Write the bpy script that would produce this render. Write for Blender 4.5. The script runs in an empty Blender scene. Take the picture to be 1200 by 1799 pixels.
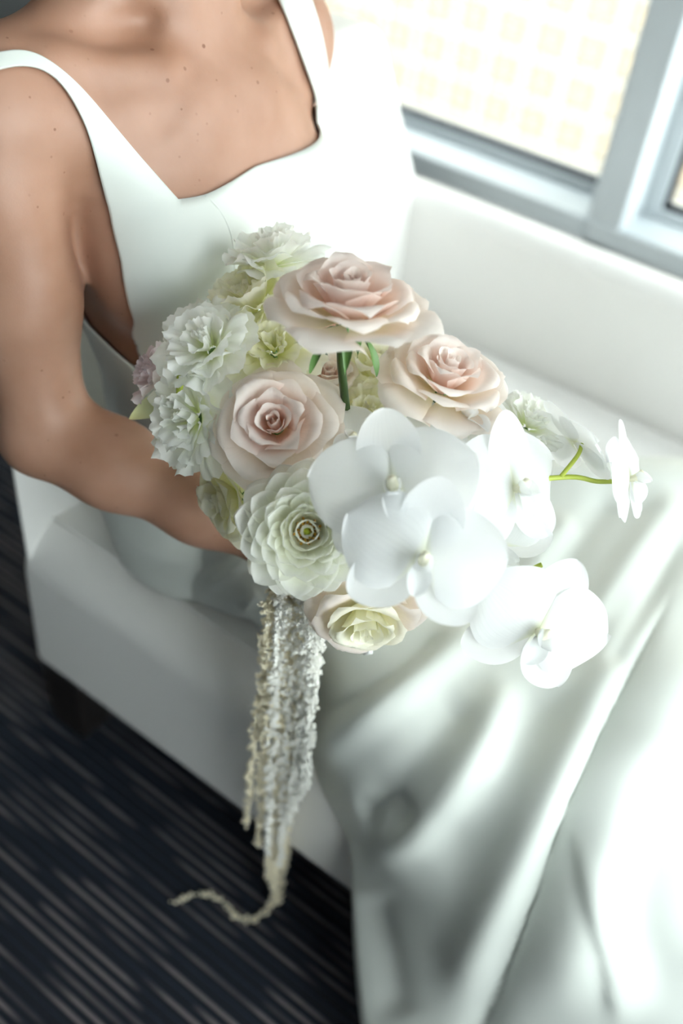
import bpy, bmesh, math, random
import numpy as np
from mathutils import Matrix, Vector

scene = bpy.context.scene
COL = scene.collection
rad = math.radians
RNG = np.random.default_rng(7)

# ------------------------------------------------------------------ camera
FPX = 1750.0                                   # focal length in pixels of the 1200 x 1799 frame (35 mm lens)
def _n(v):
    v = np.array(v, float); return v / np.linalg.norm(v)
_Z = _n((272, 1935, 1750))                     # world up seen in camera axes
_X = np.array((3612, -2012, 1750), float); _X = _n(_X - _Z * (_X @ _Z))
_Y = np.cross(_Z, _X)
CAMR = np.array([_X, _Y, _Z])                  # rows: world axes in camera axes -> world = CAMR @ cam
CAMP = np.array((0.0, 0.0, 1.22))
def P(px, py, d):                              # a point in the room on the line of sight through a pixel, d metres deep
    return CAMP + CAMR @ np.array(((px - 600) / FPX * d, (899.5 - py) / FPX * d, -d))
def ray(px, py):
    return CAMR @ np.array(((px - 600) / FPX, (899.5 - py) / FPX, -1.0))
def Pz(px, py, z):
    r = ray(px, py); return CAMP + r * ((z - CAMP[2]) / r[2])
def Py(px, py, y):
    r = ray(px, py); return CAMP + r * ((y - CAMP[1]) / r[1])
def proj(p):
    c = (np.asarray(p) - CAMP) @ CAMR
    return np.stack((600 + c[..., 0] / -c[..., 2] * FPX, 899.5 - c[..., 1] / -c[..., 2] * FPX), -1)
def cdir(x, y, z):                             # direction given right / up / towards the viewer
    return _n(CAMR @ np.array((x, y, z), float))

cam = bpy.data.cameras.new('camera')
cam.sensor_fit = 'VERTICAL'; cam.sensor_height = 36; cam.sensor_width = 24
cam.lens = FPX / 1799 * 36
cam.dof.use_dof = True; cam.dof.focus_distance = 0.755; cam.dof.aperture_fstop = 2.4
cam.clip_start = 0.02; cam.clip_end = 500
camo = bpy.data.objects.new('camera', cam); COL.objects.link(camo)
M = Matrix([list(CAMR[i]) + [CAMP[i]] for i in range(3)] + [[0, 0, 0, 1]])
camo.matrix_world = M
scene.camera = camo

# ------------------------------------------------------------------ world, sun, exposure
world = bpy.data.worlds.new('sky'); scene.world = world; world.use_nodes = True
bg = world.node_tree.nodes['Background']
bg.inputs[0].default_value = (0.87, 0.93, 0.94, 1); bg.inputs[1].default_value = 7.0
sun = bpy.data.lights.new('sun', 'SUN'); sun.energy = 0.8; sun.angle = rad(0.5); sun.color = (1.0, 0.93, 0.82)
suno = bpy.data.objects.new('sun', sun); COL.objects.link(suno)
suno.rotation_euler = Vector((0.25, 1.0, -0.9)).to_track_quat('-Z', 'Y').to_euler()
vs = scene.view_settings
vs.view_transform = 'Standard'; vs.look = 'None'; vs.gamma = 1.0; vs.use_curve_mapping = False
vs.exposure = 0.33
cy = scene.cycles; cy.max_bounces = 16; cy.diffuse_bounces = 8; cy.transmission_bounces = 10; cy.transparent_max_bounces = 16

# ------------------------------------------------------------------ material helpers
def mat(name, color, rough=0.5, **kw):
    m = bpy.data.materials.new(name); m.use_nodes = True
    b = m.node_tree.nodes['Principled BSDF']
    b.inputs['Base Color'].default_value = (*color, 1); b.inputs['Roughness'].default_value = rough
    for k, v in kw.items():
        b.inputs[k.replace('_', ' ')].default_value = v
    return m
def N(m, t, **kw):
    n = m.node_tree.nodes.new(t)
    for k, v in kw.items(): setattr(n, k, v)
    return n
def L(m, a, b): m.node_tree.links.new(a, b)
def noise_bump(m, scale, strength, dist=0.001, detail=4):
    nt = N(m, 'ShaderNodeTexNoise'); nt.inputs['Scale'].default_value = scale; nt.inputs['Detail'].default_value = detail
    tc = N(m, 'ShaderNodeTexCoord'); L(m, tc.outputs['Object'], nt.inputs['Vector'])
    bp = N(m, 'ShaderNodeBump'); bp.inputs['Strength'].default_value = strength; bp.inputs['Distance'].default_value = dist
    L(m, nt.outputs['Fac'], bp.inputs['Height']); L(m, bp.outputs['Normal'], m.node_tree.nodes['Principled BSDF'].inputs['Normal'])
    return nt
def ramp(m, stops):
    r = N(m, 'ShaderNodeValToRGB'); e = r.color_ramp.elements
    while len(e) < len(stops): e.new(0.5)
    for i, (p, c) in enumerate(stops):
        e[i].position = p; e[i].color = (*c, 1)
    return r

def petal_mat(name, stops, trans=0.35, rough=0.5, vein=0.15):
    """petal: colour runs from base to rim of the petal itself, thin enough to let light through"""
    m = bpy.data.materials.new(name); m.use_nodes = True
    nt = m.node_tree; b = nt.nodes['Principled BSDF']; out = nt.nodes['Material Output']
    at = N(m, 'ShaderNodeAttribute', attribute_name='pv')
    r = ramp(m, stops); L(m, at.outputs['Fac'], r.inputs['Fac'])
    tc = N(m, 'ShaderNodeTexCoord'); nz = N(m, 'ShaderNodeTexNoise'); nz.inputs['Scale'].default_value = 60
    L(m, tc.outputs['Object'], nz.inputs['Vector'])
    mx = N(m, 'ShaderNodeMix', data_type='RGBA', blend_type='MULTIPLY'); mx.inputs[0].default_value = vein
    L(m, r.outputs['Color'], mx.inputs[6]); L(m, nz.outputs['Color'], mx.inputs[7])
    nz2 = N(m, 'ShaderNodeValToRGB'); nz2.color_ramp.elements[0].position = 0.3; nz2.color_ramp.elements[0].color = (.75, .72, .68, 1)
    nz2.color_ramp.elements[1].position = 0.55; nz2.color_ramp.elements[1].color = (1, 1, 1, 1)
    L(m, nz.outputs['Fac'], nz2.inputs['Fac']); L(m, nz2.outputs['Color'], mx.inputs[7])
    L(m, mx.outputs[2], b.inputs['Base Color']); b.inputs['Roughness'].default_value = rough
    b.inputs['Specular IOR Level'].default_value = 0.3
    at2 = N(m, 'ShaderNodeAttribute', attribute_name='pu')
    wv = N(m, 'ShaderNodeTexNoise'); wv.inputs['Scale'].default_value = 1.0
    cb = N(m, 'ShaderNodeCombineXYZ'); ml = N(m, 'ShaderNodeMath', operation='MULTIPLY'); ml.inputs[1].default_value = 14
    L(m, at2.outputs['Fac'], ml.inputs[0]); L(m, ml.outputs[0], cb.inputs[0]); L(m, at.outputs['Fac'], cb.inputs[1])
    L(m, cb.outputs[0], wv.inputs['Vector'])
    bp = N(m, 'ShaderNodeBump'); bp.inputs['Strength'].default_value = 0.25; bp.inputs['Distance'].default_value = 0.0012
    L(m, wv.outputs['Fac'], bp.inputs['Height']); L(m, bp.outputs['Normal'], b.inputs['Normal'])
    tr = N(m, 'ShaderNodeBsdfTranslucent'); L(m, mx.outputs[2], tr.inputs['Color'])
    ms = N(m, 'ShaderNodeMixShader'); ms.inputs[0].default_value = trans
    L(m, b.outputs[0], ms.inputs[1]); L(m, tr.outputs[0], ms.inputs[2]); L(m, ms.outputs[0], out.inputs['Surface'])
    return m

MAT = {}
MAT['wall'] = mat('painted_wall', (.52, .53, .54), .8); noise_bump(MAT['wall'], 180, .1)
MAT['wall_dark'] = mat('grey_wall', (.26, .27, .27), .8); noise_bump(MAT['wall_dark'], 180, .1)
MAT['ceiling'] = mat('ceiling_paint', (.74, .74, .74), .9)
MAT['frame'] = mat('window_frame_paint', (.46, .50, .52), .45); noise_bump(MAT['frame'], 90, .03)
MAT['gasket'] = mat('black_gasket', (.02, .025, .035), .5)
MAT['leather'] = mat('white_leather', (.74, .735, .715), .42); noise_bump(MAT['leather'], 420, .18, .0006)
MAT['darkwood'] = mat('dark_wood', (.012, .010, .010), .4); noise_bump(MAT['darkwood'], 60, .1)
MAT['satin'] = mat('ivory_crepe_satin', (.64, .67, .63), .42, Specular_IOR_Level=.38); noise_bump(MAT['satin'], 900, .06, .0004)
MAT['green'] = mat('green_stem', (.06, .14, .025), .45); noise_bump(MAT['green'], 120, .15)
MAT['stemdark'] = mat('dark_green_stem', (.035, .075, .015), .4)
MAT['sepal'] = mat('leaf_green', (.10, .21, .05), .45); noise_bump(MAT['sepal'], 200, .2)
MAT['palegreen'] = petal_mat('pale_green_leaf', [(0, (.45, .55, .18)), (.6, (.66, .72, .45)), (1, (.72, .72, .35))], .35)
MAT['lime'] = mat('lime_green', (.42, .50, .06), .4); noise_bump(MAT['lime'], 160, .2)
MAT['ribbon'] = mat('white_ribbon', (.82, .83, .82), .35)
# blush rose, ivory rose, ruffled white, lilac, dahlia, orchid
MAT['blush'] = petal_mat('blush_petal', [(0, (.80, .52, .36)), (.35, (.87, .67, .58)), (.75, (.89, .76, .70)), (1, (.92, .85, .81))], 0.42)
MAT['blush_outer'] = petal_mat('blush_outer_petal', [(0, (.86, .82, .52)), (.4, (.91, .84, .70)), (.8, (.91, .82, .75)), (1, (.94, .88, .84))], 0.42)
MAT['blush_pale'] = petal_mat('pale_blush_petal', [(0, (.86, .58, .46)), (.4, (.91, .74, .66)), (1, (.95, .90, .87))], 0.42)
MAT['ivory'] = petal_mat('ivory_petal', [(0, (.76, .78, .36)), (.35, (.90, .89, .66)), (1, (.94, .93, .82))], 0.45)
MAT['ruffle'] = petal_mat('ruffled_white_petal', [(0, (.72, .80, .40)), (.25, (.88, .91, .72)), (.5, (.93, .94, .88)), (1, (.95, .96, .94))], 0.48)
MAT['ruffle_cream'] = petal_mat('ruffled_cream_petal', [(0, (.74, .78, .32)), (.35, (.90, .90, .62)), (1, (.95, .94, .84))], 0.48)
MAT['lilac'] = petal_mat('lilac_petal', [(0, (.70, .60, .52)), (.5, (.82, .73, .74)), (1, (.88, .82, .86))], 0.42)
MAT['dahlia'] = petal_mat('dahlia_petal', [(0, (.84, .82, .50)), (.25, (.91, .91, .76)), (.7, (.94, .95, .88)), (1, (.96, .96, .93))], 0.45)
MAT['orchid'] = petal_mat('orchid_petal', [(0, (.82, .84, .66)), (.12, (.89, .90, .90)), (1, (.91, .92, .93))], .5, .45, .04)
MAT['column'] = mat('orchid_column', (.86, .84, .66), .4)
MAT['stamen'] = mat('ochre_stamen', (.55, .30, .03), .6)
MAT['pistil'] = mat('lime_pistil', (.45, .55, .05), .5)
MAT['amaranth'] = petal_mat('cream_amaranth', [(0, (.96, .90, .72)), (1, (.96, .90, .72))], .15, .8, .15)
MAT['amaranth_white'] = petal_mat('white_amaranth', [(0, (.97, .965, .92)), (1, (.97, .965, .92))], .15, .8, .08)
MAT['hair'] = mat('dark_brown_hair', (.035, .018, .010), .45)
MAT['eye'] = mat('eye_white', (.8, .78, .75), .2)
MAT['lips'] = mat('lip_rose', (.50, .20, .17), .4)

def skin_material():
    m = mat('sunned_skin', (.60, .35, .24), .50, Specular_IOR_Level=.5)
    b = m.node_tree.nodes['Principled BSDF']
    b.inputs['Subsurface Weight'].default_value = 0.12
    b.inputs['Subsurface Radius'].default_value = (.010, .004, .002); b.inputs['Subsurface Scale'].default_value = 1.0
    tc = N(m, 'ShaderNodeTexCoord')
    nz = N(m, 'ShaderNodeTexNoise'); nz.inputs['Scale'].default_value = 14; nz.inputs['Detail'].default_value = 6
    L(m, tc.outputs['Object'], nz.inputs['Vector'])
    r = ramp(m, [(.3, (.325, .165, .102)), (.7, (.42, .24, .168))]); L(m, nz.outputs['Fac'], r.inputs['Fac'])
    col = r.outputs['Color']
    for sc, thr, keep in ((46, .095, .6), (95, .13, .38)):          # freckles and small moles
        vo = N(m, 'ShaderNodeTexVoronoi'); vo.inputs['Scale'].default_value = sc; L(m, tc.outputs['Object'], vo.inputs['Vector'])
        lt = N(m, 'ShaderNodeMapRange'); lt.inputs['From Min'].default_value = thr; lt.inputs['From Max'].default_value = thr * .55
        L(m, vo.outputs['Distance'], lt.inputs['Value'])
        sp = N(m, 'ShaderNodeSeparateColor'); L(m, vo.outputs['Color'], sp.inputs[0])
        cm = N(m, 'ShaderNodeMath', operation='LESS_THAN'); cm.inputs[1].default_value = keep; L(m, sp.outputs[0], cm.inputs[0])
        mu = N(m, 'ShaderNodeMath', operation='MULTIPLY'); L(m, lt.outputs[0], mu.inputs[0]); L(m, cm.outputs[0], mu.inputs[1])
        mu2 = N(m, 'ShaderNodeMath', operation='MULTIPLY'); L(m, mu.outputs[0], mu2.inputs[0]); L(m, sp.outputs[1], mu2.inputs[1])
        mx = N(m, 'ShaderNodeMix', data_type='RGBA'); L(m, mu2.outputs[0], mx.inputs[0]); L(m, col, mx.inputs[6])
        mx.inputs[7].default_value = (.20, .085, .045, 1); col = mx.outputs[2]
    L(m, col, b.inputs['Base Color'])
    n2 = N(m, 'ShaderNodeTexNoise'); n2.inputs['Scale'].default_value = 500; L(m, tc.outputs['Object'], n2.inputs['Vector'])
    bp = N(m, 'ShaderNodeBump'); bp.inputs['Strength'].default_value = .15; bp.inputs['Distance'].default_value = .0005
    L(m, n2.outputs['Fac'], bp.inputs['Height']); L(m, bp.outputs['Normal'], b.inputs['Normal'])
    return m
MAT['skin'] = skin_material()

def carpet_material():
    m = mat('striped_carpet', (.03, .03, .035), .95)
    b = m.node_tree.nodes['Principled BSDF']; b.inputs['Specular IOR Level'].default_value = .1
    b.inputs['Sheen Weight'].default_value = .15; b.inputs['Sheen Roughness'].default_value = .45; b.inputs['Sheen Tint'].default_value = (.42, .66, 1, 1)
    tc = N(m, 'ShaderNodeTexCoord'); sp = N(m, 'ShaderNodeSeparateXYZ'); L(m, tc.outputs['Object'], sp.inputs[0])
    # rows run along x, 13 mm apart; each row is broken into dashes of its own
    mul = N(m, 'ShaderNodeMath', operation='MULTIPLY'); mul.inputs[1].default_value = 1 / .0135; L(m, sp.outputs[1], mul.inputs[0])
    fl = N(m, 'ShaderNodeMath', operation='FLOOR'); L(m, mul.outputs[0], fl.inputs[0])
    fr = N(m, 'ShaderNodeMath', operation='FRACT'); L(m, mul.outputs[0], fr.inputs[0])
    pp = N(m, 'ShaderNodeMath', operation='PINGPONG'); pp.inputs[1].default_value = .5; L(m, fr.outputs[0], pp.inputs[0])
    band = N(m, 'ShaderNodeMapRange'); band.inputs['From Min'].default_value = .26; band.inputs['From Max'].default_value = .40; L(m, pp.outputs[0], band.inputs['Value'])
    cx = N(m, 'ShaderNodeMath', operation='MULTIPLY'); cx.inputs[1].default_value = 6.5; L(m, sp.outputs[0], cx.inputs[0])
    cy = N(m, 'ShaderNodeMath', operation='MULTIPLY'); cy.inputs[1].default_value = 7.31; L(m, fl.outputs[0], cy.inputs[0])
    cb = N(m, 'ShaderNodeCombineXYZ'); L(m, cx.outputs[0], cb.inputs[0]); L(m, cy.outputs[0], cb.inputs[1])
    nz = N(m, 'ShaderNodeTexNoise'); nz.inputs['Scale'].default_value = 1.0; nz.inputs['Detail'].default_value = 1; L(m, cb.outputs[0], nz.inputs['Vector'])
    dash = N(m, 'ShaderNodeMapRange'); dash.inputs['From Min'].default_value = .44; dash.inputs['From Max'].default_value = .58; L(m, nz.outputs['Fac'], dash.inputs['Value'])
    mu = N(m, 'ShaderNodeMath', operation='MULTIPLY'); L(m, band.outputs[0], mu.inputs[0]); L(m, dash.outputs[0], mu.inputs[1])
    fz = N(m, 'ShaderNodeTexNoise'); fz.inputs['Scale'].default_value = 500; L(m, tc.outputs['Object'], fz.inputs['Vector'])
    r = ramp(m, [(0, (.013, .014, .018)), (1, (.15, .13, .13))]); L(m, mu.outputs[0], r.inputs['Fac'])
    mx = N(m, 'ShaderNodeMix', data_type='RGBA', blend_type='OVERLAY'); mx.inputs[0].default_value = .35
    L(m, r.outputs['Color'], mx.inputs[6]); L(m, fz.outputs['Color'], mx.inputs[7]); L(m, mx.outputs[2], b.inputs['Base Color'])
    ad = N(m, 'ShaderNodeMath', operation='ADD'); L(m, band.outputs[0], ad.inputs[0]); L(m, fz.outputs['Fac'], ad.inputs[1])
    bp = N(m, 'ShaderNodeBump'); bp.inputs['Strength'].default_value = .6; bp.inputs['Distance'].default_value = .003
    L(m, ad.outputs[0], bp.inputs['Height']); L(m, bp.outputs['Normal'], b.inputs['Normal'])
    return m
MAT['carpet'] = carpet_material()

def glass_material():
    m = bpy.data.materials.new('window_glass'); m.use_nodes = True
    nt = m.node_tree; nt.nodes.remove(nt.nodes['Principled BSDF']); out = nt.nodes['Material Output']
    t = N(m, 'ShaderNodeBsdfTransparent'); t.inputs[0].default_value = (.97, .985, .98, 1)
    g = N(m, 'ShaderNodeBsdfGlossy'); g.inputs['Roughness'].default_value = .02
    fr = N(m, 'ShaderNodeLayerWeight'); fr.inputs[0].default_value = .12
    pw = N(m, 'ShaderNodeMath', operation='POWER'); pw.inputs[1].default_value = 4; L(m, fr.outputs['Facing'], pw.inputs[0])
    ms = N(m, 'ShaderNodeMixShader'); L(m, pw.outputs[0], ms.inputs[0]); L(m, t.outputs[0], ms.inputs[1]); L(m, g.outputs[0], ms.inputs[2])
    L(m, ms.outputs[0], out.inputs['Surface'])
    return m
MAT['glass'] = glass_material()
MAT['facade'] = mat('sunlit_cream_render', (.285, .26, .215), .9); noise_bump(MAT['facade'], 3, .2, .05)
MAT['facade_win'] = mat('tan_shutter', (.225, .178, .118), .7); noise_bump(MAT['facade_win'], 3, .1, .02)
MAT['street'] = mat('pale_paving', (.45, .43, .40), .9)

# ------------------------------------------------------------------ object helpers
def tag(o, label=None, cat=None, group=None, kind=None):
    if label: o['label'] = label
    if cat: o['category'] = cat
    if group: o['group'] = group
    if kind: o['kind'] = kind
    return o
def obj(name, me, m=None, parent=None):
    o = bpy.data.objects.new(name, me); COL.objects.link(o)
    if m is not None:
        me.materials.clear(); me.materials.append(MAT[m] if isinstance(m, str) else m)
    if parent is not None: o.parent = parent
    return o
def empty(name, loc=(0, 0, 0), R=None):
    o = bpy.data.objects.new(name, None); COL.objects.link(o); o.empty_display_size = .02
    if R is not None:
        o.matrix_world = Matrix([list(R[i]) + [loc[i]] for i in range(3)] + [[0, 0, 0, 1]])
    else: o.location = loc
    return o
def mesh(name, v, f, smooth=True, attrs=None):
    me = bpy.data.meshes.new(name)
    me.from_pydata(np.asarray(v, float).tolist(), [], f if isinstance(f, list) else f.tolist())
    if smooth: me.polygons.foreach_set('use_smooth', [True] * len(me.polygons))
    for k, a in (attrs or {}).items():
        at = me.attributes.new(k, 'FLOAT', 'POINT'); at.data.foreach_set('value', np.asarray(a, np.float32).ravel())
    me.update(); return me
def gridf(nu, nv, close_u=False):
    f = []
    for j in range(nv - 1):
        for i in range(nu if close_u else nu - 1):
            a = j * nu + i; b = j * nu + (i + 1) % nu
            f.append((a, b, b + nu, a + nu))
    return f
def rbox(name, lo, hi, r=0.01, seg=3, m=None, parent=None, shape=None):
    bm = bmesh.new(); bmesh.ops.create_cube(bm, size=1)
    lo = np.array(lo, float); hi = np.array(hi, float)
    for v in bm.verts:
        for k in range(3): v.co[k] = (lo[k] + hi[k]) / 2 + v.co[k] * (hi[k] - lo[k])
    if shape: shape(bm)
    if r > 0:
        bmesh.ops.bevel(bm, geom=list(bm.edges), offset=r, segments=seg, profile=.5, affect='EDGES', clamp_overlap=True)
    me = bpy.data.meshes.new(name); bm.to_mesh(me); bm.free()
    me.polygons.foreach_set('use_smooth', [True] * len(me.polygons))
    o = obj(name, me, m, parent)
    if r > 0:
        w = o.modifiers.new('wn', 'WEIGHTED_NORMAL'); w.keep_sharp = True
    return o
def catmull(pts, n):
    p = np.asarray(pts, float); k = len(p)
    p = np.vstack((2 * p[0] - p[1], p, 2 * p[-1] - p[-2]))
    t = np.linspace(0, k - 1 - 1e-6, n); i = t.astype(int); f = (t - i)[:, None]
    a, b, c, d = p[i], p[i + 1], p[i + 2], p[i + 3]
    return .5 * (2 * b + (c - a) * f + (2 * a - 5 * b + 4 * c - d) * f ** 2 + (3 * b - a - 3 * c + d) * f ** 3)
def tube(pts, r, n=16, k=8, smooth_path=True, cap=True):
    c = catmull(pts, n) if smooth_path else np.asarray(pts, float); n = len(c)
    rr = np.interp(np.linspace(0, 1, n), np.linspace(0, 1, len(np.atleast_1d(r))), np.atleast_1d(r)) if np.ndim(r) else np.full(n, r)
    t = np.gradient(c, axis=0); t /= np.linalg.norm(t, axis=1)[:, None] + 1e-12
    u = np.cross(t[0], (0, 0, 1.0));
    if np.linalg.norm(u) < 1e-3: u = np.cross(t[0], (1.0, 0, 0))
    u /= np.linalg.norm(u); V = []
    for i in range(n):
        u = u - t[i] * (u @ t[i]); u /= np.linalg.norm(u); w = np.cross(t[i], u)
        for a in range(k):
            an = 2 * math.pi * a / k
            V.append(c[i] + rr[i] * (math.cos(an) * u + math.sin(an) * w))
    f = gridf(k, n, True)
    if cap: f += [tuple(range(k))[::-1], tuple(range((n - 1) * k, n * k))]
    return np.array(V), f
def frame(nrm, spin=0.0):
    n = _n(nrm); h = np.array((0, 0, 1.0)) if abs(n[2]) < .9 else np.array((1.0, 0, 0))
    x = _n(np.cross(h, n)); y = np.cross(n, x)
    c, s = math.cos(spin), math.sin(spin)
    return np.stack((x * c + y * s, -x * s + y * c, n), 1)       # columns: local axes in the world

# ------------------------------------------------------------------ the room
def window_band(first, fix, bars_at, ends, zt, low, along_x=True):
    """glazing between deep mullions; u runs along the wall, v out of the room"""
    def bx(name, u0, u1, v0, v1, z0, z1, r, m, parent=None):
        lo, hi = ((u0, fix + v0, z0), (u1, fix + v1, z1)) if along_x else ((fix + v0, u0, z0), (fix + v1, u1, z1))
        return rbox(name, lo, hi, r, m=m, parent=parent)
    for x in bars_at:
        tag(bx('trim_2', x, x + .065, 0, .16, .05, zt, .005, 'frame'), kind='structure')
    for i, (a, b) in enumerate(zip([ends[0] - .065] + bars_at, bars_at + [ends[1]])):
        x0, x1 = a + .065, b; zb = low(x0)
        w = tag(bx('window_%d' % (first + i), x0, x0 + .032, .095, .135, zb, zt, .004, 'frame'), kind='structure')
        bx('sash_stile', x1 - .012, x1, .095, .135, zb, zt, .003, 'frame', w)
        bx('sash_rail', x0 + .032, x1 - .012, .095, .135, zb, zb + .018, .003, 'frame', w)
        bx('sash_rail', x0 + .032, x1 - .012, .095, .135, zt - .05, zt, .003, 'frame', w)
        bx('gasket', x0 + .030, x0 + .040, .103, .125, zb + .014, zt - .05, 0, 'gasket', w)
        bx('gasket', x0 + .036, x1 - .012, .103, .125, zb + .014, zb + .026, 0, 'gasket', w)
        bx('pane', x0 + .03, x1 - .012, .113, .117, zb + .016, zt - .048, 0, 'glass', w)
        if zb > .2: tag(bx('wall_back' if along_x else 'wall_right', x0 - .065, x1, 0, .2, 0, zb - .04, 0, 'wall'), kind='structure')
        tag(bx('trim_1', x0 - .065, x1, -.004, .2, zb - .04, zb, .006, 'frame'), kind='structure')
def setting():
    X0, X1, Y0, YW, H = -3.6, 2.0, -2.8, 1.65, 2.75
    tag(rbox('floor', (X0, Y0, -.05), (X1 + .2, YW + .2, 0), 0, m='carpet'), kind='structure')
    tag(rbox('ceiling', (X0 - .1, Y0 - .1, H), (X1 + .3, YW + .3, H + .1), 0, m='ceiling'), kind='structure')
    tag(rbox('wall_left', (X0 - .1, Y0, 0), (X0, YW + .2, H), 0, m='wall_dark'), kind='structure')
    tag(rbox('wall_front', (X0 - .1, Y0 - .1, 0), (X1 + .3, Y0, H), 0, m='wall'), kind='structure')
    zt = 2.45; zk = 1.7
    tag(rbox('wall_back_header', (X0, YW, zk), (X1 + .2, YW + .2, H), 0, m='wall'), kind='structure')
    tag(rbox('wall_right_header', (X1, Y0, zt), (X1 + .2, YW, H), 0, m='wall'), kind='structure')
    tag(rbox('wall_corner_post', (X1, 1.45, 0), (X1 + .2, YW + .2, zt), 0, m='wall'), kind='structure')
    bars = [-.566 + 1.32 * k for k in range(0, 2)]
    window_band(1, YW, bars[:1], (-1.886, bars[1]), zk, lambda x: .47)
    tag(rbox('wall_back_side', (bars[1], YW, 0), (X1, YW + .2, zt), 0, m='wall'), kind='structure')
    tag(rbox('wall_back_end', (X0, YW, 0), (-1.886, YW + .2, zt), 0, m='wall_dark'), kind='structure')
    window_band(3, X1, [.05], (-1.35, 1.45), zt, lambda x: .25, False)
    tag(rbox('wall_right_end', (X1, Y0, 0), (X1 + .2, -1.35, zt), 0, m='wall'), kind='structure')
    # outside: street far below and the sunny building across it
    tag(rbox('street', (-160, 6, -45.2), (160, 160, -45), 0, m='street'), kind='structure')
    b = empty('building', (-30, 62, -45))
    tag(b, 'sunlit cream building with rows of tan shuttered openings beyond the window', 'building')
    fac = rbox('facade', (-50, 0, 0), (70, 12, 150), 0, m='facade', parent=b)  # unseen upper height added to block sky light from the back window
    me = None
    for i in range(18):
        for j in range(14):
            if me is None:
                w = rbox('shutter', (-.75, -.25, -.55), (.75, .1, .55), .05, 2, m='facade_win', parent=b); me = w.data
            else:
                w = obj('shutter', me, None, b)
            w.location = (-24 + i * 2.75, 0, 5 + j * 2.55)
        rbox('pilaster', (-24 + i * 2.75 + 1.15, -.3, 0), (-24 + i * 2.75 + 1.6, .1, 44), .03, 1, m='facade', parent=b)
    for j in range(15):
        rbox('ledge', (-50, -.4, 3.55 + j * 2.55), (70, .1, 3.85 + j * 2.55), .03, 1, m='facade', parent=b)
setting()

# ------------------------------------------------------------------ the chaise
def chaise():
    s = empty('chaise_sofa', (-.1, .93, 0)); inv = Matrix.Translation((.1, -.93, 0))
    tag(s, 'white leather chaise sofa with tall back, low window-side arm and dark block legs', 'sofa')
    def part(name, lo, hi, r, seg, m, shape=None):
        o = rbox(name, lo, hi, r, seg, m, s, shape); o.data.transform(inv); return o
    def roll(bm):                                    # big roll along the long top edges, tight corners elsewhere
        e = [q for q in bm.edges if all(v.co.z > .3 for v in q.verts) and abs(q.verts[0].co.x - q.verts[1].co.x) > .5]
        bmesh.ops.bevel(bm, geom=e, offset=.062, segments=10, profile=.5, affect='EDGES')
        e = [q for q in bm.edges if q.calc_face_angle(0) > .7]
        bmesh.ops.bevel(bm, geom=e, offset=.010, segments=3, profile=.5, affect='EDGES')
    seat = part('seat', (-.757, .523, .13), (1.0, 1.335, .362), 0, 8, 'leather', roll)
    seat.modifiers.new('wn', 'WEIGHTED_NORMAL')
    v, f = tube([(-.757, .572, .3625), (0, .572, .3635), (.96, .572, .3625)], .0028, 40, 6)
    o = obj('piping', mesh('piping', v, f), 'leather', seat); o.data.transform(inv)
    def sh(bm):                                      # tapers away behind, leans back a little
        for v in bm.verts:
            if v.co.x < -.8 and v.co.y < .7: v.co.y += .30
            if v.co.y > 1 and v.co.z > .5: v.co.y -= .40
            v.co.x -= .03 * max(0, v.co.z - .36)
    part('backrest', (-.865, .528, .13), (-.742, 1.62, .818), .032, 6, 'leather', sh)
    part('arm', (-.80, 1.335, .13), (1.0, 1.408, .553), .032, 8, 'leather')
    for (x, y) in ((-.715, .555), (.93, .555), (-.715, 1.365), (.93, 1.365)):
        def tp(bm):
            for v in bm.verts:
                if v.co.z < .05: v.co.x = x + (v.co.x - x) * .85; v.co.y = y + (v.co.y - y) * .85
        part('leg', (x - .038, y - .03, 0), (x + .038, y + .03, .135), .006, 2, 'darkwood', tp)
chaise()

# ------------------------------------------------------------------ the person: one continuous body grown from a distance field
def A(*v): return np.array(v, np.float32)
def d_cap(p, a, b, ra, rb):
    a = A(*a); b = A(*b); ba = b - a; pa = p - a
    h = np.clip((pa @ ba) / (ba @ ba), 0, 1)
    return np.linalg.norm(pa - h[..., None] * ba, axis=-1) - (ra + (rb - ra) * h)
def d_ell(p, c, r):
    q = p - A(*c); r = A(*r)
    k0 = np.linalg.norm(q / r, axis=-1); k1 = np.linalg.norm(q / (r * r), axis=-1) + 1e-6
    return k0 * (k0 - 1) / k1
TZ = np.array([(.36, .140, .105, -.585, .715), (.44, .157, .122, -.585, .715), (.50, .150, .115, -.585, .712), (.56, .130, .100, -.590, .700),
               (.62, .113, .088, -.598, .682), (.67, .113, .087, -.604, .672), (.73, .124, .094, -.608, .662), (.80, .136, .103, -.612, .655),
               (.86, .143, .097, -.618, .650), (.90, .128, .080, -.622, .650), (.935, .100, .058, -.625, .650), (.97, .06, .045, -.625, .650)])
def d_torso(p):
    z = p[..., 2]; zc = np.clip(z, TZ[0, 0], TZ[-1, 0])
    w, d, cx, cy = (np.interp(zc, TZ[:, 0], TZ[:, k]).astype(np.float32) for k in (1, 2, 3, 4))
    e = 2.25
    q = (np.abs((p[..., 0] - cx) / d) ** e + np.abs((p[..., 1] - cy) / w) ** e + 1e-9) ** (1 / e)
    s = (q - 1) * np.minimum(w, d)
    return np.maximum(s, np.maximum(TZ[0, 0] - z, z - TZ[-1, 0]))
def smin(a, b, k):
    h = np.clip(.5 + .5 * (b - a) / k, 0, 1)
    return b + (a - b) * h - k * h * (1 - h)
def smax(a, b, k): return -smin(-a, -b, k)

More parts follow.
